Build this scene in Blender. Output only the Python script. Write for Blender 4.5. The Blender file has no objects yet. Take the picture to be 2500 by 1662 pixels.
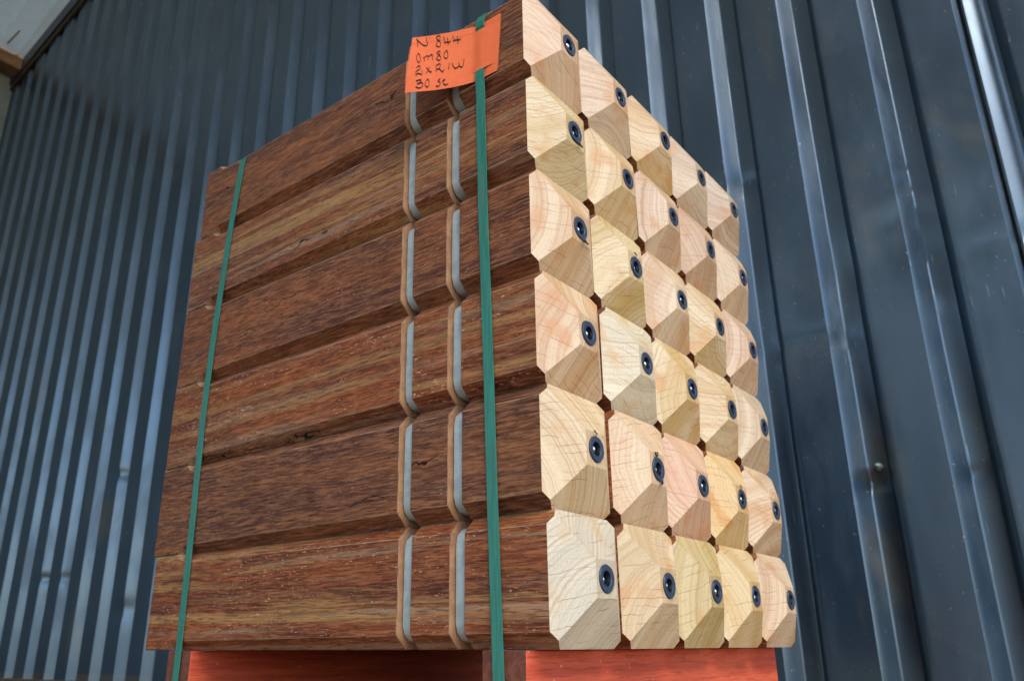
import bpy, math, random
from mathutils import Vector, noise as mnoise
random.seed(7)
U = 0.15                     # one stacking unit = one post width in metres
scene = bpy.context.scene
COL = scene.collection

# ---------------------------------------------------------------- camera
cam = bpy.data.cameras.new("camera"); camo = bpy.data.objects.new("camera", cam); COL.objects.link(camo)
yaw, pitch, roll = 2.2458, 0.3394, -0.005
f = Vector((math.cos(pitch)*math.cos(yaw), math.cos(pitch)*math.sin(yaw), math.sin(pitch)))
rt0 = f.cross(Vector((0, 0, 1))).normalized(); up0 = rt0.cross(f)
rt = math.cos(roll)*rt0 + math.sin(roll)*up0; up = -math.sin(roll)*rt0 + math.cos(roll)*up0
from mathutils import Matrix
M = Matrix((( rt.x, up.x, -f.x, 3.332*U), (rt.y, up.y, -f.y, -4.883*U), (rt.z, up.z, -f.z, 0.024*U), (0, 0, 0, 1)))
camo.matrix_world = M
cam.sensor_width = 36; cam.lens = 1962.2/2500*36
cam.shift_x = 69.3/2500; cam.shift_y = 53.1/2500
cam.clip_start = 0.02; cam.clip_end = 1000
cam.dof.use_dof = True; cam.dof.focus_distance = 0.95; cam.dof.aperture_fstop = 9
scene.camera = camo
scene.render.resolution_x = 1024; scene.render.resolution_y = 680

# ---------------------------------------------------------------- world and sun
SUN_EL, SUN_AZ = 52.0, -32.0       # azimuth measured from +X towards +Y
world = bpy.data.worlds.new("World"); scene.world = world; world.use_nodes = True
wn = world.node_tree.nodes; wl = world.node_tree.links
sky = wn.new("ShaderNodeTexSky"); sky.sky_type = 'NISHITA'; sky.sun_disc = False
sky.sun_elevation = math.radians(SUN_EL); sky.sun_rotation = math.radians(90-SUN_AZ)
sky.air_density = 1.0; sky.dust_density = 0.5; sky.ozone_density = 2.0
bg = wn["Background"]; bg.inputs["Strength"].default_value = 0.15
wl.new(sky.outputs[0], bg.inputs[0])
sl = bpy.data.lights.new("sun", 'SUN'); so = bpy.data.objects.new("sun", sl); COL.objects.link(so)
sl.energy = 1.5; sl.angle = math.radians(34); sl.color = (1.0, 0.94, 0.84)
sd = Vector((math.cos(math.radians(SUN_EL))*math.cos(math.radians(SUN_AZ)), math.cos(math.radians(SUN_EL))*math.sin(math.radians(SUN_AZ)), math.sin(math.radians(SUN_EL))))
so.rotation_euler = sd.to_track_quat('Z', 'Y').to_euler()
scene.view_settings.view_transform = 'Standard'; scene.view_settings.look = 'None'
scene.view_settings.exposure = 1.55; scene.view_settings.gamma = 1

# ---------------------------------------------------------------- node helper
class NT:
    def __init__(s, name, rough=.6, spec=.5, metal=0):
        s.m = bpy.data.materials.new(name); s.m.use_nodes = True; s.t = s.m.node_tree
        s.b = s.t.nodes["Principled BSDF"]; s.b.inputs["Roughness"].default_value = rough
        s.b.inputs["Specular IOR Level"].default_value = spec; s.b.inputs["Metallic"].default_value = metal
    def n(s, k): return s.t.nodes.new(k)
    def put(s, inp, v):
        if isinstance(v, bpy.types.NodeSocket): s.t.links.new(v, inp)
        elif v is not None: inp.default_value = v
    def obj(s): return s.n("ShaderNodeTexCoord").outputs["Object"]
    def math(s, op, a, b=None, c=None, clamp=False):
        x = s.n("ShaderNodeMath"); x.operation = op; x.use_clamp = clamp
        for i, v in enumerate((a, b, c)):
            if v is not None: s.put(x.inputs[i], v)
        return x.outputs[0]
    def vmath(s, op, a, b=None, sc=None):
        x = s.n("ShaderNodeVectorMath"); x.operation = op; s.put(x.inputs[0], a)
        if b is not None: s.put(x.inputs[1], b)
        if sc is not None: s.put(x.inputs["Scale"], sc)
        return x.outputs["Value"] if op in ('LENGTH', 'DOT_PRODUCT') else x.outputs[0]
    def noise(s, v, scale=1., detail=3., rough=.5, dist=0., col=False):
        x = s.n("ShaderNodeTexNoise"); s.put(x.inputs["Vector"], v); x.inputs["Scale"].default_value = scale
        x.inputs["Detail"].default_value = detail; x.inputs["Roughness"].default_value = rough; x.inputs["Distortion"].default_value = dist
        return x.outputs["Color" if col else "Fac"]
    def stretch(s, v, k): return s.vmath('MULTIPLY', v, k)
    def ramp(s, v, a, b, lo=0., hi=1.):
        x = s.n("ShaderNodeMapRange"); s.put(x.inputs[0], v); s.put(x.inputs[1], a); s.put(x.inputs[2], b)
        x.inputs[3].default_value = lo; x.inputs[4].default_value = hi; x.interpolation_type = 'SMOOTHSTEP' if lo < hi or True else 'LINEAR'
        return x.outputs[0]
    def mix(s, fac, a, b, mode='MIX'):
        x = s.n("ShaderNodeMix"); x.data_type = 'RGBA'; x.blend_type = mode
        s.put(x.inputs[0], fac); s.put(x.inputs[6], a); s.put(x.inputs[7], b); return x.outputs[2]
    def sep(s, v):
        x = s.n("ShaderNodeSeparateXYZ"); s.put(x.inputs[0], v); return x.outputs
    def comb(s, a, b, c):
        x = s.n("ShaderNodeCombineXYZ")
        for i, v in enumerate((a, b, c)): s.put(x.inputs[i], v)
        return x.outputs[0]
    def bump(s, h, strength=.3, dist=.001):
        x = s.n("ShaderNodeBump"); s.put(x.inputs["Height"], h); x.inputs["Strength"].default_value = strength
        x.inputs["Distance"].default_value = dist; s.t.links.new(x.outputs[0], s.b.inputs["Normal"])
    def col(s, v): s.put(s.b.inputs["Base Color"], v)
def C4(r, g, b): return (r, g, b, 1)

# dark weathered hardwood of the shafts; object colour = (seed, tan streaks, redness)
def mat_shaft():
    k = NT("dark_hardwood", .62, .22)
    oi = k.n("ShaderNodeObjectInfo"); p = k.sep(oi.outputs["Color"])
    seed, tan, red = p[0], p[1], p[2]
    v0 = k.obj()
    v = k.vmath('ADD', v0, k.comb(k.math('MULTIPLY', seed, 13.), k.math('MULTIPLY', seed, 7.), k.math('MULTIPLY', seed, 5.)))
    warp = k.noise(k.stretch(v, (2.2, 9, 9)), 1, 2, col=True)
    v = k.vmath('ADD', v, k.vmath('SCALE', k.vmath('SUBTRACT', warp, (.5, .5, .5)), sc=.022))
    tone = k.noise(k.stretch(v, (2.0, 22, 22)), 1, 4, .6)
    streak = k.noise(k.stretch(v, (1.0, 48, 48)), 1, 3, .6)
    fine = k.noise(k.stretch(v, (26, 340, 340)), 1, 4, .7)
    fib = k.noise(k.stretch(v, (42, 640, 640)), 1, 2, .6)
    base = k.mix(red, C4(.185, .066, .024), C4(.210, .048, .012))
    dark = k.mix(red, C4(.082, .031, .018), C4(.082, .019, .010))
    c = k.mix(k.ramp(tone, .35, .65), dark, base)
    tn = k.math('MULTIPLY', k.ramp(streak, .47, .66), tan, clamp=True)
    tn = k.math('MULTIPLY', tn, k.ramp(k.noise(k.stretch(v, (5, 200, 200)), 1, 3, .6), .25, .6, .3, .95))
    c = k.mix(tn, c, C4(.330, .190, .070))
    greyz = k.noise(k.stretch(v, (1.5, 60, 60)), 1, 3)
    c = k.mix(k.math('MULTIPLY', k.ramp(greyz, .52, .70, 0, .7), tan), c, C4(.30, .20, .125))
    lt = k.mix(.5, c, k.mix(red, C4(.31, .140, .066), C4(.33, .125, .048)))
    lt = k.mix(1., lt, C4(1.45, 1.45, 1.45), 'MULTIPLY')
    c = k.mix(k.ramp(fine, .42, .62, 0, .75), c, lt)
    c = k.mix(k.ramp(fib, .48, .36, 0, .72), c, k.mix(1., c, C4(.25, .22, .22), 'MULTIPLY'))
    fl = k.noise(k.stretch(v, (120, 560, 560)), 1, 1)
    flm = k.math('MULTIPLY', k.ramp(fl, .665, .72), k.ramp(k.noise(k.stretch(v, (8, 40, 40)), 1, 2), .42, .6))
    c = k.mix(k.math('MULTIPLY', flm, k.math('ADD', k.math('MULTIPLY', red, .7), .12)), c, C4(.62, .40, .26))
    # long drying cracks
    z = k.sep(v)[2]; y = k.sep(v)[1]
    w = k.math('ADD', k.math('MULTIPLY', k.math('ADD', z, y), 23.), k.math('MULTIPLY', k.noise(k.stretch(v, (14, 30, 30)), 1, 3), 1.1))
    fr = k.math('ABSOLUTE', k.math('SUBTRACT', k.math('FRACT', w), .5))
    cm = k.math('MULTIPLY', k.ramp(fr, .022, .008), k.ramp(k.noise(k.stretch(v, (7, 20, 20)), 1, 1), .61, .66))
    c = k.mix(cm, c, C4(.012, .005, .003))
    # paler arrises, as where light hits, come from the bevel material
    k.col(c)
    k.put(k.b.inputs["Roughness"], k.ramp(fine, .3, .7, .52, .75))
    k.bump(k.math('SUBTRACT', k.math('ADD', fine, k.math('MULTIPLY', fib, .6)), k.math('MULTIPLY', cm, 2.)), .8, .0008)
    return k.m

# freshly sawn pale end wood of the heads; object colour = base tone
def mat_head(tip=False):
    k = NT("sawn_end_grain_tip" if tip else "sawn_end_wood", .42, .85)
    oi = k.n("ShaderNodeObjectInfo"); base = oi.outputs["Color"]; rnd = oi.outputs["Random"]
    v0 = k.obj()
    v = k.vmath('ADD', v0, k.comb(k.math('MULTIPLY', rnd, 9.), 0., 0.))
    wy = k.noise(k.vmath('ADD', v0, k.comb(k.math('MULTIPLY', rnd, 31.), 3., 1.)), 14, 3, .55, col=True)
    vv = k.vmath('ADD', v0, k.vmath('SCALE', k.vmath('SUBTRACT', wy, (.5, .5, .5)), sc=.014))
    s = k.sep(vv)
    ang = k.math('MULTIPLY', rnd, 6.283)
    py = k.math('MULTIPLY', k.math('COSINE', ang), .16); pz = k.math('ADD', k.math('MULTIPLY', k.math('SINE', ang), .13), .07)
    dy = k.math('SUBTRACT', s[1], py); dz = k.math('SUBTRACT', s[2], pz)
    r = k.math('SQRT', k.math('ADD', k.math('MULTIPLY', dy, dy), k.math('MULTIPLY', dz, dz)))
    r = k.math('ADD', r, k.math('MULTIPLY', s[0], .55))
    ring = k.noise(k.comb(k.math('MULTIPLY', r, 330.), k.math('MULTIPLY', rnd, 50.), 0.), 1, 3, .65)
    broad = k.noise(k.comb(k.math('MULTIPLY', r, 26.), k.math('MULTIPLY', rnd, 90.), 0.), 1, 2, .5)
    dkr = k.mix(1., base, C4(.70, .53, .36), 'MULTIPLY')
    pale = k.mix(.5, base, C4(.86, .82, .80))
    c = k.mix(k.ramp(broad, .30, .70), base, pale)
    c = k.mix(k.ramp(ring, .44, .68, 0, .60), c, dkr)
    blot = k.noise(k.vmath('ADD', v0, k.comb(0., k.math('MULTIPLY', rnd, 77.), 0.)), 22, 3)
    c = k.mix(k.ramp(blot, .52, .70, 0, .65), c, k.mix(1., base, C4(1.0, .70, .38), 'MULTIPLY'))
    # bruised, greyer patches of planing on some heads
    gr = k.noise(k.vmath('ADD', v0, k.comb(k.math('MULTIPLY', rnd, 17.), 0., 5.)), 9, 2)
    c = k.mix(k.ramp(gr, .62, .78, 0, .35), c, C4(.42, .36, .36))
    speck = k.noise(v, 620, 2, .6)
    c = k.mix(k.ramp(speck, .52, .72, 0, .38), c, k.mix(1., base, C4(.42, .28, .2), 'MULTIPLY'))
    # saw scratches
    sw = k.noise(k.stretch(v, (300, 900, 60)), 1, 1)
    c = k.mix(k.ramp(sw, .58, .8, 0, .25), c, k.mix(1., base, C4(.6, .5, .42), 'MULTIPLY'))
    # fine drying checks, radial
    ph = k.math('ADD', k.math('MULTIPLY', k.math('SUBTRACT', k.math('FRACT', k.math('MULTIPLY', rnd, 7.31)), .45), .9), 0.)
    wv = k.noise(k.vmath('ADD', v0, k.comb(0., 0., k.math('MULTIPLY', rnd, 13.))), 42, 3)
    q = k.math('ADD', k.math('ADD', k.math('MULTIPLY', s[2], k.math('COSINE', ph)), k.math('MULTIPLY', s[1], k.math('SINE', ph))), k.math('MULTIPLY', wv, .007))
    def checks(freq, wid, lo, hi, off):
        fr = k.math('ABSOLUTE', k.math('SUBTRACT', k.math('FRACT', k.math('ADD', k.math('MULTIPLY', q, freq), off)), .5))
        cell = k.math('FLOOR', k.math('ADD', k.math('MULTIPLY', q, freq), off))
        msk = k.noise(k.comb(k.math('MULTIPLY', s[1], 24.), k.math('MULTIPLY', cell, 3.7), k.math('MULTIPLY', rnd, 40.)), 1, 1)
        return k.math('MULTIPLY', k.ramp(fr, wid, wid*.35), k.ramp(msk, lo, hi))
    c1 = checks(105., .050, .49, .58, 0.); c2 = checks(190., .080, .53, .63, .3)
    c = k.mix(k.math('MULTIPLY', c1, .72), c, C4(.20, .085, .035))
    c = k.mix(k.math('MULTIPLY', c2, .35), c, C4(.28, .13, .06))
    c = k.mix(.7, c, C4(.95, .76, .37), 'MULTIPLY')
    if tip: c = k.mix(.25, c, C4(.72, .60, .48), 'MULTIPLY')
    k.col(c)
    k.put(k.b.inputs["Roughness"], k.ramp(ring, .3, .7, .36, .56))
    k.bump(k.math('SUBTRACT', k.math('MULTIPLY', ring, .5), k.math('ADD', c1, k.math('MULTIPLY', speck, .4))), .3, .0006)
    return k.m

def mat_groove():
    k = NT("routed_wood", .7, .3); v = k.obj()
    n1 = k.noise(k.stretch(v, (60, 60, 60)), 1, 3); n2 = k.noise(k.stretch(v, (400, 300, 300)), 1, 3)
    c = k.mix(k.ramp(n1, .38, .62), C4(.42, .225, .105), C4(.34, .17, .085))
    c = k.mix(k.ramp(n2, .5, .7, 0, .4), c, C4(.16, .07, .035)); k.col(c); k.bump(n2, .4, .0006)
    return k.m
def mat_plain(name, col, rough, spec=.5, metal=0, nz=0, ns=60, dark=.75):
    k = NT(name, rough, spec, metal); v = k.obj()
    n1 = k.noise(v, ns, 4, .6)
    k.col(k.mix(k.ramp(n1, .35, .7), C4(*col), C4(*[x*dark for x in col])))
    if nz: k.bump(n1, nz, .0008)
    return k.m
def mat_strap():
    k = NT("green_strapping", .33, .5); v = k.obj(); s = k.sep(v)
    a = k.math('SINE', k.math('MULTIPLY', k.math('ADD', s[2], k.math('MULTIPLY', s[0], 1.)), 2600.))
    b = k.math('SINE', k.math('MULTIPLY', k.math('SUBTRACT', s[2], k.math('MULTIPLY', s[0], 1.)), 2600.))
    h = k.math('MULTIPLY', a, b)
    n1 = k.noise(k.stretch(v, (300, 30, 18)), 1, 3)
    c = k.mix(k.ramp(n1, .35, .65), C4(.018, .180, .120), C4(.013, .130, .090))
    c = k.mix(k.ramp(h, .2, .9, 0, .22), c, C4(.08, .36, .28))
    dirt = k.noise(k.stretch(v, (90, 90, 7)), 1, 3)
    c = k.mix(k.ramp(dirt, .60, .75, 0, .35), c, C4(.16, .12, .09))
    k.col(c); k.bump(h, .25, .0003); return k.m
def mat_paper():
    k = NT("orange_paper", .75, .25); v = k.obj(); n1 = k.noise(v, 90, 3)
    k.col(k.mix(k.ramp(n1, .3, .7), C4(.80, .165, .055), C4(.77, .150, .050)))
    k.b.inputs["Subsurface Weight"].default_value = 0
    k.bump(k.noise(v, 45, 2), .15, .001); return k.m
def mat_bearer(end=False):
    k = NT("red_timber_end" if end else "red_timber", .6, .35); v = k.obj()
    if end:
        w = k.noise(k.stretch(v, (90, 30, 90)), 1, 3, .6, 1.); f2 = k.noise(v, 700, 2)
        c = k.mix(k.ramp(w, .35, .65), C4(.20, .062, .032), C4(.12, .035, .02)); c = k.mix(k.ramp(f2, .5, .7, 0, .5), c, C4(.07, .02, .013))
    else:
        w = k.noise(k.stretch(v, (60, 3, 75)), 1, 4, .6, .4); f2 = k.noise(k.stretch(v, (300, 22, 420)), 1, 3, .6)
        c = k.mix(k.ramp(w, .35, .65), C4(.66, .110, .046), C4(.52, .072, .030)); c = k.mix(k.ramp(f2, .48, .68, 0, .55), c, C4(.30, .035, .016))
        p = k.noise(k.stretch(v, (200, 130, 200)), 1, 1); c = k.mix(k.ramp(p, .74, .78, 0, .6), c, C4(.8, .4, .28))
    k.col(c); k.bump(f2, .4, .0006); return k.m
def mat_cladding():
    k = NT("blue_grey_sheet", .4, .5); k.b.inputs["IOR"].default_value = 2.1; k.b.inputs["Specular Tint"].default_value = (.70, .87, 1, 1); v = k.obj(); s = k.sep(v)
    big = k.noise(k.stretch(v, (1.3, 1.3, .7)), 1, 4, .6)
    spots = k.noise(v, 26, 4, .6); dust = k.noise(k.stretch(v, (6, 6, 2.2)), 1, 5, .65)
    c = k.mix(k.ramp(big, .35, .65), C4(.013, .031, .053), C4(.010, .022, .036))
    c = k.mix(k.ramp(dust, .52, .72, 0, .45), c, C4(.026, .036, .044))
    c = k.mix(k.ramp(spots, .60, .72, 0, .75), c, C4(.022, .024, .024))
    st = k.noise(k.stretch(v, (3.2, 3.2, 1.7)), 1, 4, .6, .5)
    low = k.ramp(s[2], 3.2, .3)
    c = k.mix(k.math('MULTIPLY', k.ramp(st, .57, .70, 0, .8), low), c, C4(.070, .058, .036))
    # gritty dried dirt, small specks
    gm = k.noise(v, 4.2, 3, .6, .8); gs = k.noise(v, 210, 3, .7)
    c = k.mix(k.math('MULTIPLY', k.ramp(gm, .54, .66), k.ramp(gs, .45, .68, 0, .8)), c, C4(.060, .062, .055))
    sp = k.noise(v, 95, 2, .5)
    c = k.mix(k.ramp(sp, .70, .75, 0, .85), c, C4(.012, .012, .012))
    sp2 = k.noise(k.vmath('ADD', v, (5., 5., 5.)), 130, 1, .5)
    c = k.mix(k.ramp(sp2, .755, .78, 0, .6), c, C4(.30, .32, .32))
    # scuffed foot of the wall
    foot = k.math('MULTIPLY', k.ramp(s[2], -.108, -.122), k.ramp(k.noise(v, 6, 4), .35, .5))
    c = k.mix(k.math('MULTIPLY', foot, .85), c, C4(.075, .052, .030))
    # paint chips and scratches
    scr = k.noise(k.stretch(v, (330, 330, 7)), 1, 1); scm = k.noise(v, 5.5, 2)
    c = k.mix(k.math('MULTIPLY', k.ramp(scr, .735, .76, 0, .75), k.ramp(scm, .55, .62)), c, C4(.38, .42, .42))
    ch = k.noise(k.stretch(v, (38, 38, 20)), 1, 3, .6)
    c = k.mix(k.ramp(ch, .745, .765, 0, .8), c, C4(.36, .38, .36))
    k.col(c)
    k.put(k.b.inputs["Roughness"], k.ramp(dust, .35, .7, .28, .46))
    k.bump(k.math('ADD', k.noise(k.stretch(v, (7, 7, 3)), 1, 2), k.math('MULTIPLY', gs, .05)), .13, .012)
    return k.m
M_SHAFT, M_HEAD, M_GROOVE = mat_shaft(), mat_head(), mat_groove()
M_TIP = mat_head(True)
M_ARRIS = mat_plain("worn_lit_arris", (.34, .20, .115), .7, .3, ns=35, dark=.30)  # worn edges; the pale tone also stands for light caught along them
M_SCOOP = mat_plain("bruised_wood", (.34, .19, .095), .7, .3, nz=.4, ns=180, dark=.45)
M_BAND = mat_plain("pale_reflector_band", (.38, .45, .45), .45, .5, nz=.05)
M_RUB = mat_plain("black_rubber", (.030, .045, .075), .42, .5, nz=.15, ns=300)
M_HOLE = mat_plain("dark_rubber_inside", (.012, .014, .018), .35)
M_STEEL = mat_plain("bright_steel", (.85, .85, .84), .16, .5, 1., dark=.9)
M_STRAP, M_PAPER = mat_strap(), mat_paper()
M_INK = mat_plain("black_ink", (.022, .012, .012), .5, .4)
M_RED, M_REDE = mat_bearer(), mat_bearer(True)
M_CLAD = mat_cladding()
M_TRIM = mat_plain("dark_steel_trim", (.030, .036, .055), .4, .5, nz=.1, ns=12)
M_ROOF = mat_plain("pale_roof_sheet", (.74, .80, .74), .5, .4, nz=.1, ns=5, dark=.86)
tr = M_ROOF.node_tree.nodes.new("ShaderNodeBsdfTranslucent"); tr.inputs[0].default_value = (.50, .62, .60, 1)
mx = M_ROOF.node_tree.nodes.new("ShaderNodeMixShader"); mx.inputs[0].default_value = .12
M_ROOF.node_tree.links.new(M_ROOF.node_tree.nodes["Principled BSDF"].outputs[0], mx.inputs[1]); M_ROOF.node_tree.links.new(tr.outputs[0], mx.inputs[2])
M_ROOF.node_tree.links.new(mx.outputs[0], M_ROOF.node_tree.nodes["Material Output"].inputs[0])
M_TIMBER = mat_plain("weathered_timber", (.34, .20, .095), .7, .3, nz=.3, ns=9, dark=.45)
M_GREY = mat_plain("grey_sheet", (.22, .25, .235), .5, .4, ns=3)

M_GROUND = mat_plain("packed_earth", (.26, .145, .066), .8, .3, nz=.3, ns=6, dark=.75)

# ---------------------------------------------------------------- mesh helper
class MB:
    def __init__(s): s.v = []; s.f = []; s.m = []
    def vert(s, x, y, z): s.v.append((x*U, y*U, z*U)); return len(s.v)-1
    def face(s, idx, m=0): s.f.append(tuple(idx)); s.m.append(m)
    def box(s, a, b, m=0, endm=None):
        x0, y0, z0 = a; x1, y1, z1 = b
        i = [s.vert(*p) for p in ((x0,y0,z0),(x1,y0,z0),(x1,y1,z0),(x0,y1,z0),(x0,y0,z1),(x1,y0,z1),(x1,y1,z1),(x0,y1,z1))]
        e = m if endm is None else endm
        for q, mm in (((0,3,2,1),m),((4,5,6,7),m),((0,1,5,4),e),((1,2,6,5),m),((2,3,7,6),e),((3,0,4,7),m)): s.face([i[j] for j in q], mm)
    def mesh(s, name, mats, smooth=False):
        me = bpy.data.meshes.new(name); me.from_pydata(s.v, [], s.f)
        for m in mats: me.materials.append(m)
        for p, m in zip(me.polygons, s.m): p.material_index = m; p.use_smooth = smooth
        me.validate(); me.update(); return me
def link(name, me, parent=None, loc=None):
    o = bpy.data.objects.new(name, me); COL.objects.link(o)
    if parent: o.parent = parent
    if loc: o.location = [c*U for c in loc]
    return o
def empty(name, loc):
    o = bpy.data.objects.new(name, None); COL.objects.link(o); o.location = [c*U for c in loc]
    o.empty_display_size = .05; return o
def tag(o, label, cat, group=None):
    o["label"] = label; o["category"] = cat
    if group: o["group"] = group
def bevel(o, w, seg=1, ang=30):
    b = o.modifiers.new("bevel", 'BEVEL'); b.width = w; b.segments = seg; b.limit_method = 'ANGLE'; b.angle_limit = math.radians(ang); b.harden_normals = False

# ---------------------------------------------------------------- setting
GZ = -1.0
g = MB()
R_ = 1500
i = [g.vert(-R_, -R_, GZ), g.vert(R_, -R_, GZ), g.vert(R_, R_, GZ), g.vert(-R_, R_, GZ)]; g.face(i)
go = link("ground", g.mesh("ground", [M_GROUND])); go["kind"] = "structure"

TH = math.radians(1.55); PIT = 1.5075
WA = (-0.297, 9.671); WD = (math.cos(TH), math.sin(TH)); WN = (-math.sin(TH), math.cos(TH))
def wpt(s, dep): return (WA[0]+s*WD[0]+dep*WN[0], WA[1]+s*WD[1]+dep*WN[1])
def wtop(s): return 32.4 + .27*(s+44)
# one channel of the cladding: (offset along wall, depth away from the yard)
PROF = [(0, 0), (.010, .010), (.032, .035), (.072, .085), (.112, .135), (.152, .180), (.192, .222), (.225, .252), (.245, .270), (.27, .274),
        (.535, .274), (.565, .262), (.675, .030), (.70, .006), (.725, 0), (.80, .0), (1.12, .004)]
PROF_LAP = [(0, 0), (.010, .010), (.040, .045), (.085, .100), (.088, .55), (.135, .55), (.138, .075), (.175, .060), (.30, .115), (.38, .190), (.44, .240),
        (.50, .246), (.53, .236), (.66, .022), (.685, .004), (.70, 0), (1.05, .004)]
DENTS = [(.08, 5.27, .07, .22, .16), (.30, 2.62, .10, .20, .14), (1.86, 2.57, .06, .20, .12), (1.50, 7.31, .06, .35, .22), (3.02, 6.35, .06, .5, .14),
         (1.0, 6.6, .085, .9, .55), (1.58, 5.6, -.04, .25, .2), (-24.1, 5.84, .07, .25, .16), (-27.0, 2.42, .06, .2, .14), (-28.6, 2.48, .06, .2, .14), (-1.35, 9.09, .06, .4, .2),
         (-.75, 5.35, .05, .45, .16), (-16, 7, .1, .6, .35), (1.58, 8.3, .03, .2, .1), (1.60, 7.9, .03, .2, .1), (-22.6, 1.2, .05, .3, .3)]
def dent(s, z):
    d = 0
    for cs, cz, a, rs, rz in DENTS:
        if abs(s-cs) < 3*rs and abs(z-cz) < 3*rz: d += a*math.exp(-((s-cs)/rs)**2-((z-cz)/rz)**2)
    return d
zs = [-.995, -.76]; z = -.6
while z < 13: zs.append(z); z += .11
while z < 60: zs.append(z); z += 1.3
clad = MB(); cols = []
for rib in range(-29, 8):
    pr = PROF_LAP if rib in (2,) else PROF
    cols += [(rib*PIT+a, d_) for a, d_ in pr]
grid = []
for s_, dep in cols:
    zt = wtop(s_); colv = []
    for q, z in enumerate(zs):
        zz = min(z, zt)
        wob = .012*mnoise.noise(Vector((s_*.5, zz*.25, 1)))+.006*mnoise.noise(Vector((s_*1.7, zz*.8, 4)))
        slip = .010*mnoise.noise(Vector((round(s_/PIT)*3.1, zz*.35, 9)))
        p = wpt(s_+slip, dep+wob+dent(s_, zz)); colv.append(clad.vert(p[0], p[1], zz))
    grid.append(colv)
for a in range(len(grid)-1):
    for q in range(len(zs)-1):
        if zs[q] >= max(wtop(cols[a][0]), wtop(cols[a+1][0])): continue
        clad.face((grid[a][q], grid[a+1][q], grid[a+1][q+1], grid[a][q+1]))
me = clad.mesh("sheet_cladding", [M_CLAD], smooth=True)
try: me.set_sharp_from_angle(angle=math.radians(34))
except Exception: pass
wall = empty("metal_wall", (-10, 9.5, GZ)); tag(wall, "dark blue-grey corrugated metal wall with dents behind the stacked posts", "wall")
def link_at(name, me, root):
    o = link(name, me, root); o.matrix_parent_inverse = Matrix.Translation(root.location).inverted(); return o
link_at("sheet_cladding", me, wall)
# bolt sticking out of a channel
def lathe(mb, cx, cy, cz, prof, axis, seg=16, m=0):
    rings = []
    for r, h in prof:
        row = []
        for j in range(seg):
            t = 2*math.pi*j/seg; a, b = r*math.cos(t), r*math.sin(t)
            row.append(mb.vert(cx+h, cy+a, cz+b) if axis == 'x' else mb.vert(cx+a, cy+h, cz+b))
        rings.append(row)
    for p, q in zip(rings, rings[1:]):
        for j in range(seg): mb.face((p[j], p[(j+1) % seg], q[(j+1) % seg], q[j]), m)
    return rings
b = MB(); p = wpt(.43, .20)
rr = lathe(b, p[0], p[1], 2.88, [(.07, 0.05), (.07, -.03), (.045, -.03), (.045, -.075), (.04, -.085), (.028, -.085), (.028, -.15), (.015, -.16), (.001, -.16)], 'y', 12)
link_at("screw", b.mesh("screw", [mat_plain("zinc_screw", (.22, .32, .28), .4, .5, .4)], True), wall)
# dark trim along the sloping top of the wall
t = MB()
def slab(mb, s0, s1, lo, hi, y0, y1, m=0):
    ids = []
    for s_ in (s0, s1):
        for dep in (y0, y1):
            for off in (lo, hi):
                q = wpt(s_, dep); ids.append(mb.vert(q[0], q[1], wtop(s_)+off))
    a = ids
    for q in ((0,1,3,2),(4,6,7,5),(0,2,6,4),(1,5,7,3),(0,4,5,1),(2,3,7,6)): mb.face([a[j] for j in q], m)
slab(t, -46, 12, -1.35, .0, -.22, -.02); slab(t, -46, 12, -1.72, -1.353, -.12, -.02, 1)
M_RUST = mat_plain("rusty_flange", (.060, .042, .020), .6, .4, ns=14, dark=.5)
link_at("top_trim", t.mesh("top_trim", [M_TRIM, M_RUST]), wall)

# roof over the bay, timber at its eave and the side wall below it
def rz(x): return 32.0 + .27*(x+44)
roof = empty("canopy_roof", (-20, 2, 36)); tag(roof, "pale ribbed roof sheeting sloping up above the dark metal wall", "roof")
r_ = MB(); y = 10.2; rows = []
while y > -200:  # sheet carried far past the visible corner to shut out sky light
    for dy, dz in ((0, 0), (.9, 0), (.95, .10), (1.10, .10), (1.15, 0)):
        rows.append((y-dy, dz))
    y -= 1.2
pa = [(r_.vert(-41.72, yy, rz(-41.72)+dz), r_.vert(2, yy, rz(2)+dz), r_.vert(22, yy, rz(2)-5.4+dz)) for yy, dz in rows]  # unseen slope beyond the ridge added to dim the upper wall
for a, b2 in zip(pa, pa[1:]):
    r_.face((a[0], b2[0], b2[1], a[1])); r_.face((a[1], b2[1], b2[2], a[2]))
link_at("roof_sheet", r_.mesh("roof_sheet", [M_ROOF]), roof)
sm = MB()
for xx, yy in ((-41.2, 7.25),):
    sm.box((xx, yy-.03, rz(xx)-.12), (xx+1.6, yy+.03, rz(xx)-.03))
link_at("batten", sm.mesh("batten", [M_TIMBER]), roof)
b = MB(); b.box((-43.0, -200, 31.85), (-41.74, 9.0, rz(-41.74)+.3), 0)
e = link_at("eave_beam", b.mesh("eave_beam", [M_TIMBER]), roof); bevel(e, .01)
b = MB(); b.box((-44.0, -30, GZ+.002), (-43.02, 9.2, 32.0))
sw = link("side_wall", b.mesh("side_wall", [M_GREY])); tag(sw, "grey-green side wall under the timber eave beyond the dark wall", "wall")

b = MB(); b.box((-43, -201.5, GZ+.002), (24, -200.5, 32))  # unseen dark wall added behind the camera to hold back sky light
fw = link("shade_wall", b.mesh("shade_wall", [M_TRIM])); tag(fw, "plain dark wall added out of view opposite the corrugated wall to block sky light", "wall")

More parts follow.
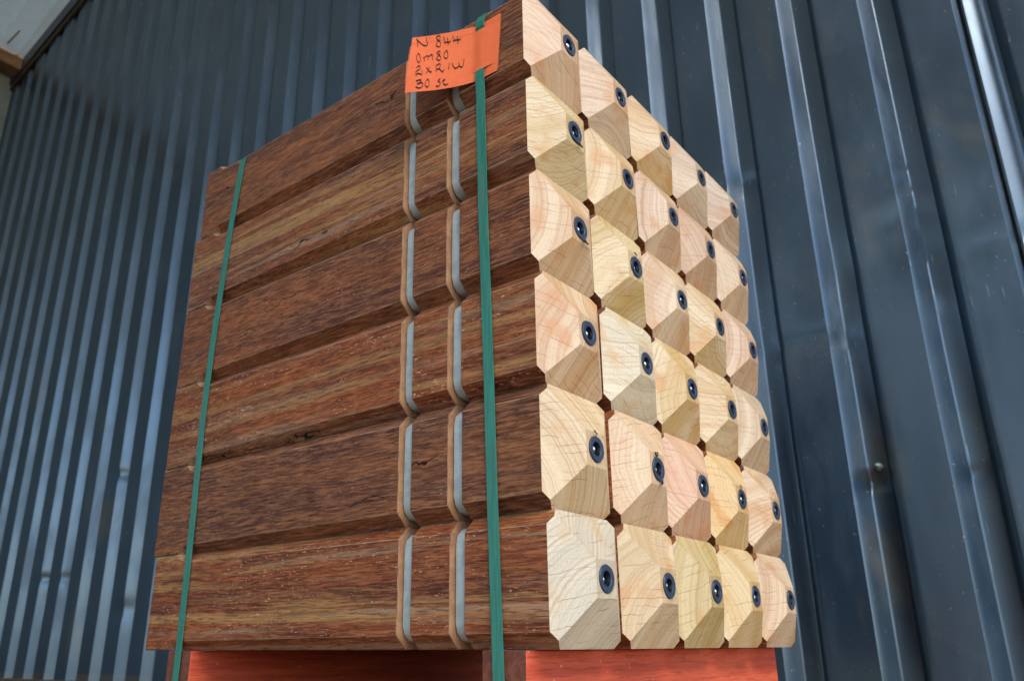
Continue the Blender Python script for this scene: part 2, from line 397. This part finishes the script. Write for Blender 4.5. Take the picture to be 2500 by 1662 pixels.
# ---------------------------------------------------------------- wooden posts
PW = .982; H = PW/2; CH = .1186; FH = .1409; HH = .1865
G = [(-1.494, -1.347), (-.927, -.780)]
def ringpts(h, c, arc=False):
    pts = []
    for sy, sz in ((-1, -1), (1, -1), (1, 1), (-1, 1)):
        # corner pieces, anticlockwise
        a = (sy*h, sz*(h-c)); bb = (sy*(h-c), sz*h)
        if (sy*sz) > 0: p0, p1 = a, bb
        else: p0, p1 = bb, a
        if not arc:
            seq = [(p0[0]+(p1[0]-p0[0])*t, p0[1]+(p1[1]-p0[1])*t) for t in (0, 1/3, 2/3, 1)]
        else:
            cx, cy = sy*(h-c), sz*(h-c); a0 = math.atan2(p0[1]-cy, p0[0]-cx); a1 = math.atan2(p1[1]-cy, p1[0]-cx)
            da = (a1-a0+math.pi) % (2*math.pi)-math.pi
            seq = [(cx+c*math.cos(a0+da*t), cy+c*math.sin(a0+da*t)) for t in (0, 1/3, 2/3, 1)]
        pts += seq
    return pts          # 16 points, (y, z) about the centre
def make_shaft(L, rs):
    mb = MB(); st = []
    st.append((-L, H, .014, 0, 0)); xs = -4.83+rs.uniform(-.015, .015)
    st.append((xs, H, .014, 0, 1))
    for q in range(1, 7): st.append((xs+.20*q/6, H, .014+(CH-.014)*math.sin(math.pi/2*q/6), 0, 1 if q < 3 else 0))
    for a in (-3.6, -2.4): st.append((a, H, CH, 0, 0))
    for g0, g1 in G:
        st += [(g0, H, CH, 0, 2), (g0+.001, H-.012, CH*.98, 0, 2), (g0+.004, H-.085, .12, 1, 2), (g1-.004, H-.085, .12, 1, 2), (g1, H, CH, 0, 0)]
    st.append((0, H, CH, 0, 0))
    st = [(x, h, (c*(1-.22*min(1, -x/4.2)) if (not arc and x > -4.75) else c), arc, m) for x, h, c, arc, m in st]
    rings = []
    for x, h, c, arc, m in st:
        rings.append(([mb.vert(x, y, H+z) for y, z in ringpts(h, c, arc)], m))
    for (a, m), (b, _) in zip(rings, rings[1:]):
        for j in range(16): mb.face((a[j], a[(j+1) % 16], b[(j+1) % 16], b[j]), 0 if m == 1 and j % 4 == 3 else m)
    mb.face(list(reversed(rings[0][0])), 0)
    # chamfer tips that run up between the head facets
    hm = HH*(CH/2)/(H-FH); last = rings[-1][0]
    for q, (sy, sz) in enumerate(((-1, -1), (1, -1), (1, 1), (-1, 1))):
        mv = mb.vert(hm, sy*(H-CH/2), H+sz*(H-CH/2)); c4 = last[q*4:q*4+4]
        for a, b in zip(c4, c4[1:]): mb.face((a, b, mv), 0)
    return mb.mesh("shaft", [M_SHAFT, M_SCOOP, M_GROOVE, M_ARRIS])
def make_head():
    mb = MB(); hm = HH*(CH/2)/(H-FH)
    Mv = {}; Fv = {}
    for q, (sy, sz) in enumerate(((-1, -1), (1, -1), (1, 1), (-1, 1))):
        Mv[q] = (hm, sy*(H-CH/2), H+sz*(H-CH/2)); Fv[q] = (HH, sy*FH, H+sz*FH)
    edges = {0: ((0, -(H-CH), 0), (0, H-CH, 0)), 1: ((0, H, H-(H-CH)), (0, H, H+H-CH)), 2: ((0, H-CH, 2*H), (0, -(H-CH), 2*H)), 3: ((0, -H, 2*H-CH), (0, -H, CH))}
    for q in range(4):
        a, b = edges[q]; n = (q+1) % 4
        mb.face([mb.vert(*p) for p in (a, b, Mv[n], Fv[n], Fv[q], Mv[q])])
    # small flat with the plug hole
    N = 32; sq = []; ci = []
    for j in range(N):
        t = 2*math.pi*j/N-3*math.pi/4
        cy, cz = math.cos(t), math.sin(t); k = FH/max(abs(cy), abs(cz))
        sq.append(mb.vert(HH, cy*k, H+cz*k)); ci.append(mb.vert(HH, cy*.104, H+cz*.104))
    cin = [mb.vert(HH-.03, mb.v[c][1]/U, mb.v[c][2]/U) for c in ci]
    for j in range(N):
        n = (j+1) % N
        mb.face((sq[j], sq[n], ci[n], ci[j]), 1); mb.face((ci[j], ci[n], cin[n], cin[j]), 1)
    return mb.mesh("head", [M_HEAD, M_TIP])
def make_band(x0, x1):
    mb = MB(); rings = []
    for x, h, c in ((x0, H-.084, .125), (x0, H-.062, .135), (x0+.008, H-.052, .14), (x1-.008, H-.052, .14), (x1, H-.062, .135), (x1, H-.084, .125)):
        pts = ringpts(h, c, True); rings.append([mb.vert(x, y, H+z) for y, z in pts])
    for a, b in zip(rings, rings[1:]):
        for j in range(16): mb.face((a[j], a[(j+1) % 16], b[(j+1) % 16], b[j]))
    me = mb.mesh("reflector_band", [M_BAND], True)
    try: me.set_sharp_from_angle(angle=math.radians(50))
    except Exception: pass
    return me
def make_plug(rs, burr):
    mb = MB(); x = HH; seg = 32
    off = [rs.uniform(-.0015, .0015) for _ in range(seg)]
    prof = [(.1035, -.028, 0), (.1035, .006, 0), (.100, .012, 0), (.062, .010, 0), (.057, .006, 0), (.055, -.03, 1), (.053, -.10, 1)]
    rings = []
    for r, h, m in prof:
        rings.append(([mb.vert(x+h, (r+(off[j] if r > .09 else 0))*math.cos(2*math.pi*j/seg), H+(r+(off[j] if r > .09 else 0))*math.sin(2*math.pi*j/seg)) for j in range(seg)], m))
    for (a, _), (b, m) in zip(rings, rings[1:]):
        for j in range(seg): mb.face((a[j], a[(j+1) % seg], b[(j+1) % seg], b[j]), m)
    mb.face(rings[-1][0], 1)
    for _ in range(burr):       # whiskers of cut rubber at the rim
        t = rs.choice((-1.35, -1.5, -1.15, 1.7, 1.9)) + rs.uniform(-.12, .12); r0 = .098; y0, z0 = r0*math.cos(t), r0*math.sin(t)
        px, pw = x+.010, .006; prev = None
        for q in range(5):
            w = pw*(1-q/5); cy, cz = y0+.012*q*math.cos(t+.5*q*rs.uniform(-1, 1)), z0+.011*q*math.sin(t)
            cur = [mb.vert(px+.004*q*rs.random(), cy-w, H+cz), mb.vert(px, cy+w, H+cz+w), mb.vert(px+.006+.003*q, cy, H+cz+w)]
            if prev:
                for j in range(3): mb.face((prev[j], prev[(j+1) % 3], cur[(j+1) % 3], cur[j]), 0)
            prev = cur
    return mb.mesh("plug", [M_RUB, M_HOLE])
def make_ball():
    mb = MB(); seg, n = 20, 10; r = .034; cx = HH-.040; rings = []
    for a in range(n+1):
        t = math.pi*a/n; rings.append([mb.vert(cx+r*math.cos(t), max(r*math.sin(t), 1e-4)*math.cos(2*math.pi*j/seg), H+max(r*math.sin(t), 1e-4)*math.sin(2*math.pi*j/seg)) for j in range(seg)])
    for a, b in zip(rings, rings[1:]):
        for j in range(seg): mb.face((a[j], b[j], b[(j+1) % seg], a[(j+1) % seg]))
    # stem down to the bottom of the hole
    s0 = [mb.vert(cx-.015, .012*math.cos(2*math.pi*j/seg), H+.012*math.sin(2*math.pi*j/seg)) for j in range(seg)]
    s1 = [mb.vert(HH-.10, .012*math.cos(2*math.pi*j/seg), H+.012*math.sin(2*math.pi*j/seg)) for j in range(seg)]
    for j in range(seg): mb.face((s0[j], s1[j], s1[(j+1) % seg], s0[(j+1) % seg]))
    return mb.mesh("steel_pin", [M_STEEL], True)

ROWDX = [0, -.031, -.045, -.072, -.0785, -.095]
ROWL = [5.27, 5.30, 5.275, 5.235, 5.215, 5.11]
rs = random.Random(3)
HEADME = make_head(); BANDS = [make_band(a+.012, b-.022) for a, b in G]; BALL = make_ball()
PLUGS = [make_plug(rs, n) for n in (0, 0, 1, 2, 5)]
# head tones, linear colour, by row from the bottom; words say what sets each apart
PINK = (.65, .48, .38); PCREAM = (.68, .50, .36); YEL = (.68, .53, .20); GOLD = (.70, .47, .12); CREAM = (.68, .54, .36); LILAC = (.60, .56, .60)
WHITE = (.66, .63, .60); PEACH = (.68, .46, .29); SALMON = (.70, .44, .34); OLIVE = (.56, .44, .22); BROWNP = (.58, .40, .29)
T = [[(LILAC, "greyish lilac"), ((.64, .52, .38), "lilac-edged yellow"), (OLIVE, "olive yellow"), ((.66, .50, .26), "clear yellow"), (BROWNP, "brownish pink")],
     [((.68, .53, .34), "cream, finely cracked"), ((.68, .48, .37), "soft pink"), (SALMON, "salmon, orange-streaked"), (GOLD, "golden yellow"), ((.62, .43, .31), "dusty pink")],
     [(PEACH, "peach"), (WHITE, "whitish grey"), ((.66, .49, .24), "deep yellow"), ((.68, .51, .31), "light yellow"), ((.66, .53, .44), "pinkish white")],
     [((.66, .48, .32), "creamy peach"), ((.66, .50, .25), "straw yellow"), ((.66, .48, .35), "pinkish cream"), ((.68, .52, .33), "buttery cream"), ((.62, .45, .35), "rosy beige")],
     [((.64, .50, .26), "greenish yellow"), ((.68, .52, .31), "warm cream"), ((.64, .45, .34), "light rose"), ((.62, .42, .32), "rose brown"), ((.66, .50, .40), "pale rosy cream")],
     [((.68, .48, .33), "peachy pink"), (PINK, "matt pink"), ((.68, .48, .22), "orange-grained yellow"), ((.66, .51, .43), "milky pink"), ((.60, .46, .40), "greyish pink")]]
SIDE = [(.31, 1.0, .85), (.63, .08, .20), (.12, .75, .95), (.85, .10, .45), (.47, 1.0, .45), (.22, .02, .25)]   # seed, tan streaks, redness
ROWN = ["bottom", "second", "third", "fourth", "fifth", "top"]; COLN = ["leftmost", "second", "third", "fourth", "rightmost"]
BURR = {(0, 0): 1, (1, 1): 4, (1, 0): 2, (3, 0): 3, (4, 0): 3, (1, 3): 2, (3, 1): 2}
for r in range(6):
    sh = make_shaft(ROWL[r], rs)
    for c in range(5):
        dx = ROWDX[r]+random.uniform(-.007, .007)*(c > 0)+(.035 if (r, c) == (1, 1) else 0)+(.02 if (r, c) in ((0, 1), (2, 1)) else 0)
        root = empty("wooden_post", (dx, c*.9881+H+(rs.uniform(0, .003)), r*.9846))
        tone, word = T[r][c]
        extra = ""
        if c == 0: extra = ["with tan-streaked side", "", "with cracked red side", "", "with gold-flecked side", "under orange tag"][r]
        tag(root, ("%s head of hardwood post, %s in the %s row %s" % (word, COLN[c] if c in (0, 4) else COLN[c]+" from left", ROWN[r] if r in (0, 5) else ROWN[r]+" lowest", extra)).strip(), "post", "hardwood posts stacked five wide and six high")
        root.rotation_euler.x = math.radians(rs.uniform(-.12, .12))
        s_ = link("shaft", sh, root)
        sd_, tn_, rd_ = SIDE[r]
        if c: sd_, tn_, rd_ = rs.random(), rs.random(), rs.random()
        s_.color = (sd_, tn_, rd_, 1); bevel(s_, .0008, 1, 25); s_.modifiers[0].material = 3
        h_ = link("head", HEADME, root); h_.color = (*[x*.86*rs.uniform(.97, 1.03) for x in tone], 1); bevel(h_, .0006, 1, 15)
        for bm in BANDS: link("reflector_band", bm, root)
        pg = link("plug", PLUGS[BURR.get((r, c), rs.choice((0, 1)))], root)
        pg.rotation_euler.x = 0
        jy, jz = rs.uniform(-.004, .004), rs.uniform(-.004, .004)
        pg.location = (rs.uniform(-.004, .003)*U, jy*U, jz*U)
        sp_ = link("steel_pin", BALL, pg); sp_.location = (rs.uniform(-.010, .010)*U, rs.uniform(-.008, .008)*U, rs.uniform(-.008, .008)*U)

# ---------------------------------------------------------------- red bearers under the stack
for n, (x0, x1, lab) in enumerate(((-.609, -.208, "red timber bearer under the post heads, its end brown"), (-4.807, -4.39, "red timber bearer under the square far ends of the posts"))):
    root = empty("timber_bearer", ((x0+x1)/2, 2.4, -.54)); tag(root, lab, "timber beam", "red bearers under the stack")
    b = MB(); b.box((x0, .006, -.530), (x1, 4.874, -.004), 0, 1)
    o = link_at("beam", b.mesh("beam", [M_RED, M_REDE]), root); bevel(o, .0008)

# unseen dark slats, added below the frame to block light under the stack
pr_ = empty("shade_pallet", (-2.6, 2.4, GZ)); tag(pr_, "dark wooden slats added out of view to keep the space under the stack dark", "shade_pallet")
b = MB()
for q in range(7): b.box((-5.1, .02+q*.70, -.64), (-.15, .66+q*.70, -.545))
o = link_at("deck", b.mesh("deck", [M_SHAFT]), pr_); o.color = (.4, 0, .2, 1)
for yy in (.02, 2.2, 4.4):
    b = MB(); b.box((-5.08, yy, GZ+.003), (-.17, yy+.45, -.643)); o = link_at("runner", b.mesh("runner", [M_SHAFT]), pr_); o.color = (.7, 0, .2, 1)

# ---------------------------------------------------------------- green straps
def strap(w, xf, tagged, label):
    path = []      # (y, z)
    z = GZ-.0
    zz = -.52
    while zz < 5.765:
        y = -.010
        if tagged:
            if zz < 4.95: y = -.012
            elif zz < 5.155: y = -.012-.018*min(1, (zz-4.95)/.08)
            elif zz < 5.625: y = -.009
            elif zz < 5.72: y = -.030
            else: y = -.016
        path.append((y, zz)); zz += .03 if (tagged and zz > 4.9) else .2
    path += [(-.004, 5.79), (.055, 5.845), (.118, 5.908), (2.5, 5.914), (4.88, 5.912), (4.95, 5.85), (4.962, 5.8), (4.962, -.2), (4.955, -.50), (4.90, -.5435), (.02, -.5435)]
    mb = MB(); th = .0095; rows = []
    n = len(path)
    for q, (y, z) in enumerate(path):
        a = path[(q-1) % n]; b = path[(q+1) % n]; ty, tz = b[0]-a[0], b[1]-a[1]; l = math.hypot(ty, tz) or 1; ny, nz = -tz/l, ty/l
        xc = xf(z) if y < 2.5 else xf(5.9 if z > 3 else 0)
        rows.append([mb.vert(xc-w/2, y, z), mb.vert(xc+w/2, y, z), mb.vert(xc+w/2, y+ny*th, z+nz*th), mb.vert(xc-w/2, y+ny*th, z+nz*th)])
    for q in range(n):
        a, b = rows[q], rows[(q+1) % n]
        for j in range(4): mb.face((a[j], a[(j+1) % 4], b[(j+1) % 4], b[j]))
    o = link("strap", mb.mesh("strap", [M_STRAP])); bevel(o, .0003, 2, 40); tag(o, label, "strap", "green straps round the stack"); return o
def lerp(tab, z):
    for (a, u), (b, v) in zip(tab, tab[1:]):
        if z <= b: return u+(v-u)*max(0, (z-a))/(b-a)
    return tab[-1][1]
strap(.106, lambda z: lerp([(-.9, -4.600), (0, -4.593), (1.2, -4.607), (2.57, -4.640), (3.4, -4.61), (4.08, -4.565), (4.85, -4.512), (5.7, -4.415), (5.9, -4.39)], z), False, "green plastic strap near the square ends of the posts")
strap(.103, lambda z: lerp([(-.9, -.415), (0, -.447), (1.15, -.485), (2.16, -.512), (3.7, -.562), (4.8, -.583), (5.03, -.582), (5.9, -.572)], z), True, "green plastic strap near the post heads, threaded through the orange tag")

# ---------------------------------------------------------------- orange tag
TT = [(-1.216, -.303, 5.69), (-1.063, -.211, 5.692), (-.835, -.100, 5.692), (-.736, -.060, 5.692), (-.622, -.016, 5.692), (-.514, -.012, 5.69), (-.337, -.012, 5.69)]
TB = [(-1.285, -.310, 5.065), (-1.05, -.165, 5.06), (-.875, -.080, 5.06), (-.76, -.040, 5.06), (-.650, -.012, 5.06), (-.550, -.010, 5.058), (-.388, -.010, 5.055)]
def pw(P, u):
    u = min(max(u, 0), 1)*6; k = min(int(u), 5); t_ = u-k; return [P[k][j]*(1-t_)+P[k+1][j]*t_ for j in range(3)]
def smo(P, u, j):      # light smoothing of the fold line
    return sum(pw(P, u+d)[j]*w for d, w in ((-.05, .25), (0, .5), (.05, .25))) if .06 < u < .94 else pw(P, u)[j]
VLO, VHI = .155, .885
def tagpt(u, v, band, off=0):
    T0 = [smo(TT, u, j) for j in range(3)]; B0 = [smo(TB, u, j) for j in range(3)]
    P = [T0[j]*v+B0[j]*(1-v) for j in range(3)]
    uc = .752+.02*(1-v)
    inside = max(0, 1-abs(u-uc)/.26); bl = inside*inside*(3-2*inside)
    if band == 1: P[1] = min(P[1], P[1]*(1-bl)+bl*-.030)
    else: P[1] = P[1]-0.002
    P[1] += -.006*math.sin(u*5+v*4)*(1-u)
    P[1] -= off; P[0] += off*.35
    return P
mb = MB()
us = [k/60 for k in range(61)]
for band, (va, vb, nv) in enumerate(((0, VLO, 3), (VLO, VHI, 12), (VHI, 1, 3))):
    rows = [[mb.vert(*tagpt(u, va+(vb-va)*k/nv, band)) for u in us] for k in range(nv+1)]
    for a, b in zip(rows, rows[1:]):
        for j in range(60): mb.face((a[j], a[j+1], b[j+1], b[j]))
# perforated edges: small teeth of torn paper
for side, u0 in ((-1, 0.), (1, 1.)):
    for k in range(44):
        v0 = .03+k*.0215
        if side < 0 and (k < 6 or k > 37): continue
        a, b = tagpt(u0, v0, 1 if side > 0 and VLO < v0 < VHI else 0), tagpt(u0, v0+.013, 1 if side > 0 and VLO < v0 < VHI else 0)
        e = .010*side
        mb.face((mb.vert(*a), mb.vert(*b), mb.vert(b[0]+e, b[1]-(.004 if side < 0 else 0), b[2]), mb.vert(a[0]+e, a[1]-(.004 if side < 0 else 0), a[2])))
troot = empty("paper_tag", (-.38, -.012, 5.055)); tag(troot, "orange paper tag with black handwriting, held by the strap at the top", "tag")
po = link_at("paper", mb.mesh("paper", [M_PAPER], True), troot)
ink = MB(); STROKES = [[[87,1948],[92,1895],[96,1842],[101,1788],[107,1733],[113,1678],[119,1623]],[[81,1900],[100,1863],[118,1827],[137,1789],[159,1744],[181,1699],[203,1667],[228,1652],[254,1650],[272,1665],[274,1704],[268,1760],[262,1815],[260,1864],[257,1913],[254,1961]],[[314,1925],[315,1913],[316,1901],[317,1889]],[[462,1920],[455,1932],[443,1935],[433,1934],[424,1931],[416,1924],[411,1908],[413,1877],[418,1837],[425,1803],[432,1782],[440,1767],[448,1748],[455,1724],[461,1697],[466,1669],[468,1642],[468,1614],[465,1590],[460,1569],[451,1551],[443,1542],[433,1543],[424,1552],[416,1567],[409,1589],[405,1617],[403,1643],[404,1667],[408,1689],[414,1710],[421,1728],[429,1744],[438,1762],[447,1783],[456,1806],[462,1831],[465,1862],[465,1895],[462,1920]],[[515,1883],[517,1843],[520,1802],[521,1760],[522,1714],[522,1666],[521,1618]],[[523,1644],[527,1653],[532,1662],[542,1667],[563,1661],[589,1651],[609,1651],[615,1670],[614,1699],[613,1728]],[[568,1828],[569,1784],[570,1740],[572,1694],[573,1642],[575,1588],[576,1533]],[[650,1871],[652,1828],[654,1786],[656,1744],[657,1705],[658,1667],[658,1630]],[[659,1656],[663,1666],[667,1677],[687,1682],[730,1676],[784,1666],[825,1663],[842,1676],[846,1697],[851,1718]],[[748,1816],[750,1768],[753,1720],[756,1673],[762,1624],[769,1576],[776,1527]],[[128,1371],[122,1357],[115,1334],[111,1303],[110,1266],[111,1222],[114,1179],[120,1132],[128,1087],[136,1054],[142,1043],[148,1045],[154,1055],[161,1070],[168,1093],[172,1122],[172,1157],[170,1198],[165,1238],[159,1279],[151,1319],[144,1350],[138,1367],[133,1374],[128,1371]],[[216,1236],[219,1209],[222,1182],[225,1154],[228,1125],[231,1094],[234,1064]],[[225,1208],[238,1229],[251,1250],[262,1261],[272,1258],[279,1245],[284,1221],[286,1184],[286,1136],[286,1088]],[[287,1220],[297,1241],[306,1262],[315,1276],[326,1285],[337,1287],[345,1277],[348,1248],[349,1207],[349,1168],[351,1137],[352,1108],[353,1079]],[[458,1363],[453,1375],[443,1377],[434,1373],[425,1363],[416,1347],[411,1329],[413,1310],[419,1290],[426,1270],[433,1253],[442,1236],[450,1216],[458,1191],[466,1164],[471,1137],[471,1113],[468,1089],[463,1070],[456,1057],[447,1047],[438,1045],[427,1053],[417,1067],[409,1083],[406,1099],[405,1118],[406,1137],[411,1158],[418,1179],[425,1200],[434,1216],[443,1230],[450,1251],[456,1288],[459,1331],[458,1363]],[[549,1360],[540,1346],[530,1321],[521,1293],[516,1261],[514,1225],[514,1190],[517,1156],[522,1123],[528,1097],[535,1082],[542,1076],[550,1076],[558,1082],[566,1095],[571,1115],[574,1145],[575,1181],[574,1219],[571,1258],[565,1298],[560,1329],[556,1349],[554,1360],[549,1360]],[[123,863],[127,875],[131,886],[136,896],[143,903],[152,909],[160,908],[166,897],[171,880],[174,861],[175,841],[173,819],[168,801],[160,787],[149,775],[139,763],[131,751],[124,739],[119,723],[117,703],[117,680],[118,654],[120,623],[123,589],[127,556]],[[126,608],[131,621],[137,634],[144,639],[155,632],[167,618],[178,606],[187,596],[195,589],[200,592],[203,611],[203,640],[203,670],[203,699],[202,729],[201,758]],[[308,858],[301,822],[294,786],[286,749],[278,708],[269,666],[260,623]],[[260,825],[266,803],[273,782],[280,759],[286,733],[292,706],[299,685],[304,671],[309,663],[315,659],[322,662],[330,669],[339,675]],[[405,887],[403,844],[402,801],[401,757],[400,711],[400,665],[400,618]],[[406,878],[418,888],[429,899],[440,904],[450,902],[458,895],[464,882],[466,860],[465,831],[461,804],[455,781],[447,760],[438,743],[430,735],[421,731],[412,727]],[[430,729],[439,722],[448,715],[457,702],[465,677],[474,646],[483,623],[492,612],[502,610],[509,618],[514,640],[518,672],[521,704]],[[606,898],[603,862],[601,826],[599,788],[598,744],[596,698],[595,651]],[[652,863],[658,825],[664,788],[674,752],[686,717],[699,685],[713,664],[728,659],[745,666],[762,676],[780,687],[797,702],[811,713],[820,719],[826,722],[832,724]],[[808,835],[814,803],[819,771],[825,744],[829,724],[834,710],[840,696],[851,682],[863,669],[877,660],[891,657],[906,658],[919,665],[930,679],[939,700],[947,726],[953,762],[959,805],[963,843],[965,873],[965,899],[965,925]],[[127,381],[137,388],[147,395],[158,401],[170,405],[183,407],[195,410]],[[195,410],[194,391],[192,373],[187,351],[175,324],[160,294],[145,264]],[[145,269],[157,278],[170,287],[181,292],[192,291],[201,286],[209,277],[213,262],[216,243],[216,223],[214,204],[209,183],[203,165],[196,150],[188,136],[180,127],[171,124],[162,125],[153,128],[145,136],[136,146],[128,156]],[[276,415],[269,404],[261,376],[254,345],[249,313],[245,277],[243,244],[244,214],[247,186],[251,164],[256,147],[262,135],[268,130],[274,133],[281,142],[286,157],[291,177],[295,203],[297,232],[298,266],[297,303],[294,337],[290,370],[283,401],[276,415]],[[469,377],[460,370],[450,363],[442,352],[434,333],[427,310],[425,289],[431,273],[443,260],[452,245],[458,224],[463,202],[464,181],[461,163],[455,148],[447,135],[437,124],[425,115],[414,111],[406,115],[399,123],[392,131]],[[521,359],[520,318],[519,277],[519,240],[518,207],[517,177],[518,154],[524,141],[531,134],[541,130],[553,128],[566,130],[577,135],[585,145],[591,158],[597,171]],[[493,266],[502,278],[511,289],[521,299],[530,306],[539,311],[548,316]]]
for st in STROKES:
    P = [(tagpt(a/2000, b/2000, 1 if VLO < b/2000 < VHI else 0, .0022), ) [0] for a, b in st]
    n = len(P); left = []; right = []
    for q in range(n):
        a, b = P[max(q-1, 0)], P[min(q+1, n-1)]
        dx, dz = b[0]-a[0], b[2]-a[2]; dx2 = dx*1.0; l = math.hypot(dx2, dz) or 1
        hw = .0060+.0040*abs(dx2)/l       # a broad nib: flat strokes come out thicker
        nx, nz = -dz/l*hw*1.0, dx2/l*hw
        ny = -nx*.33
        left.append(ink.vert(P[q][0]+nx, P[q][1]+ny, P[q][2]+nz)); right.append(ink.vert(P[q][0]-nx, P[q][1]-ny, P[q][2]-nz))
    for q in range(n-1): ink.face((left[q], left[q+1], right[q+1], right[q]))
link_at("handwriting", ink.mesh("handwriting", [M_INK]), troot)
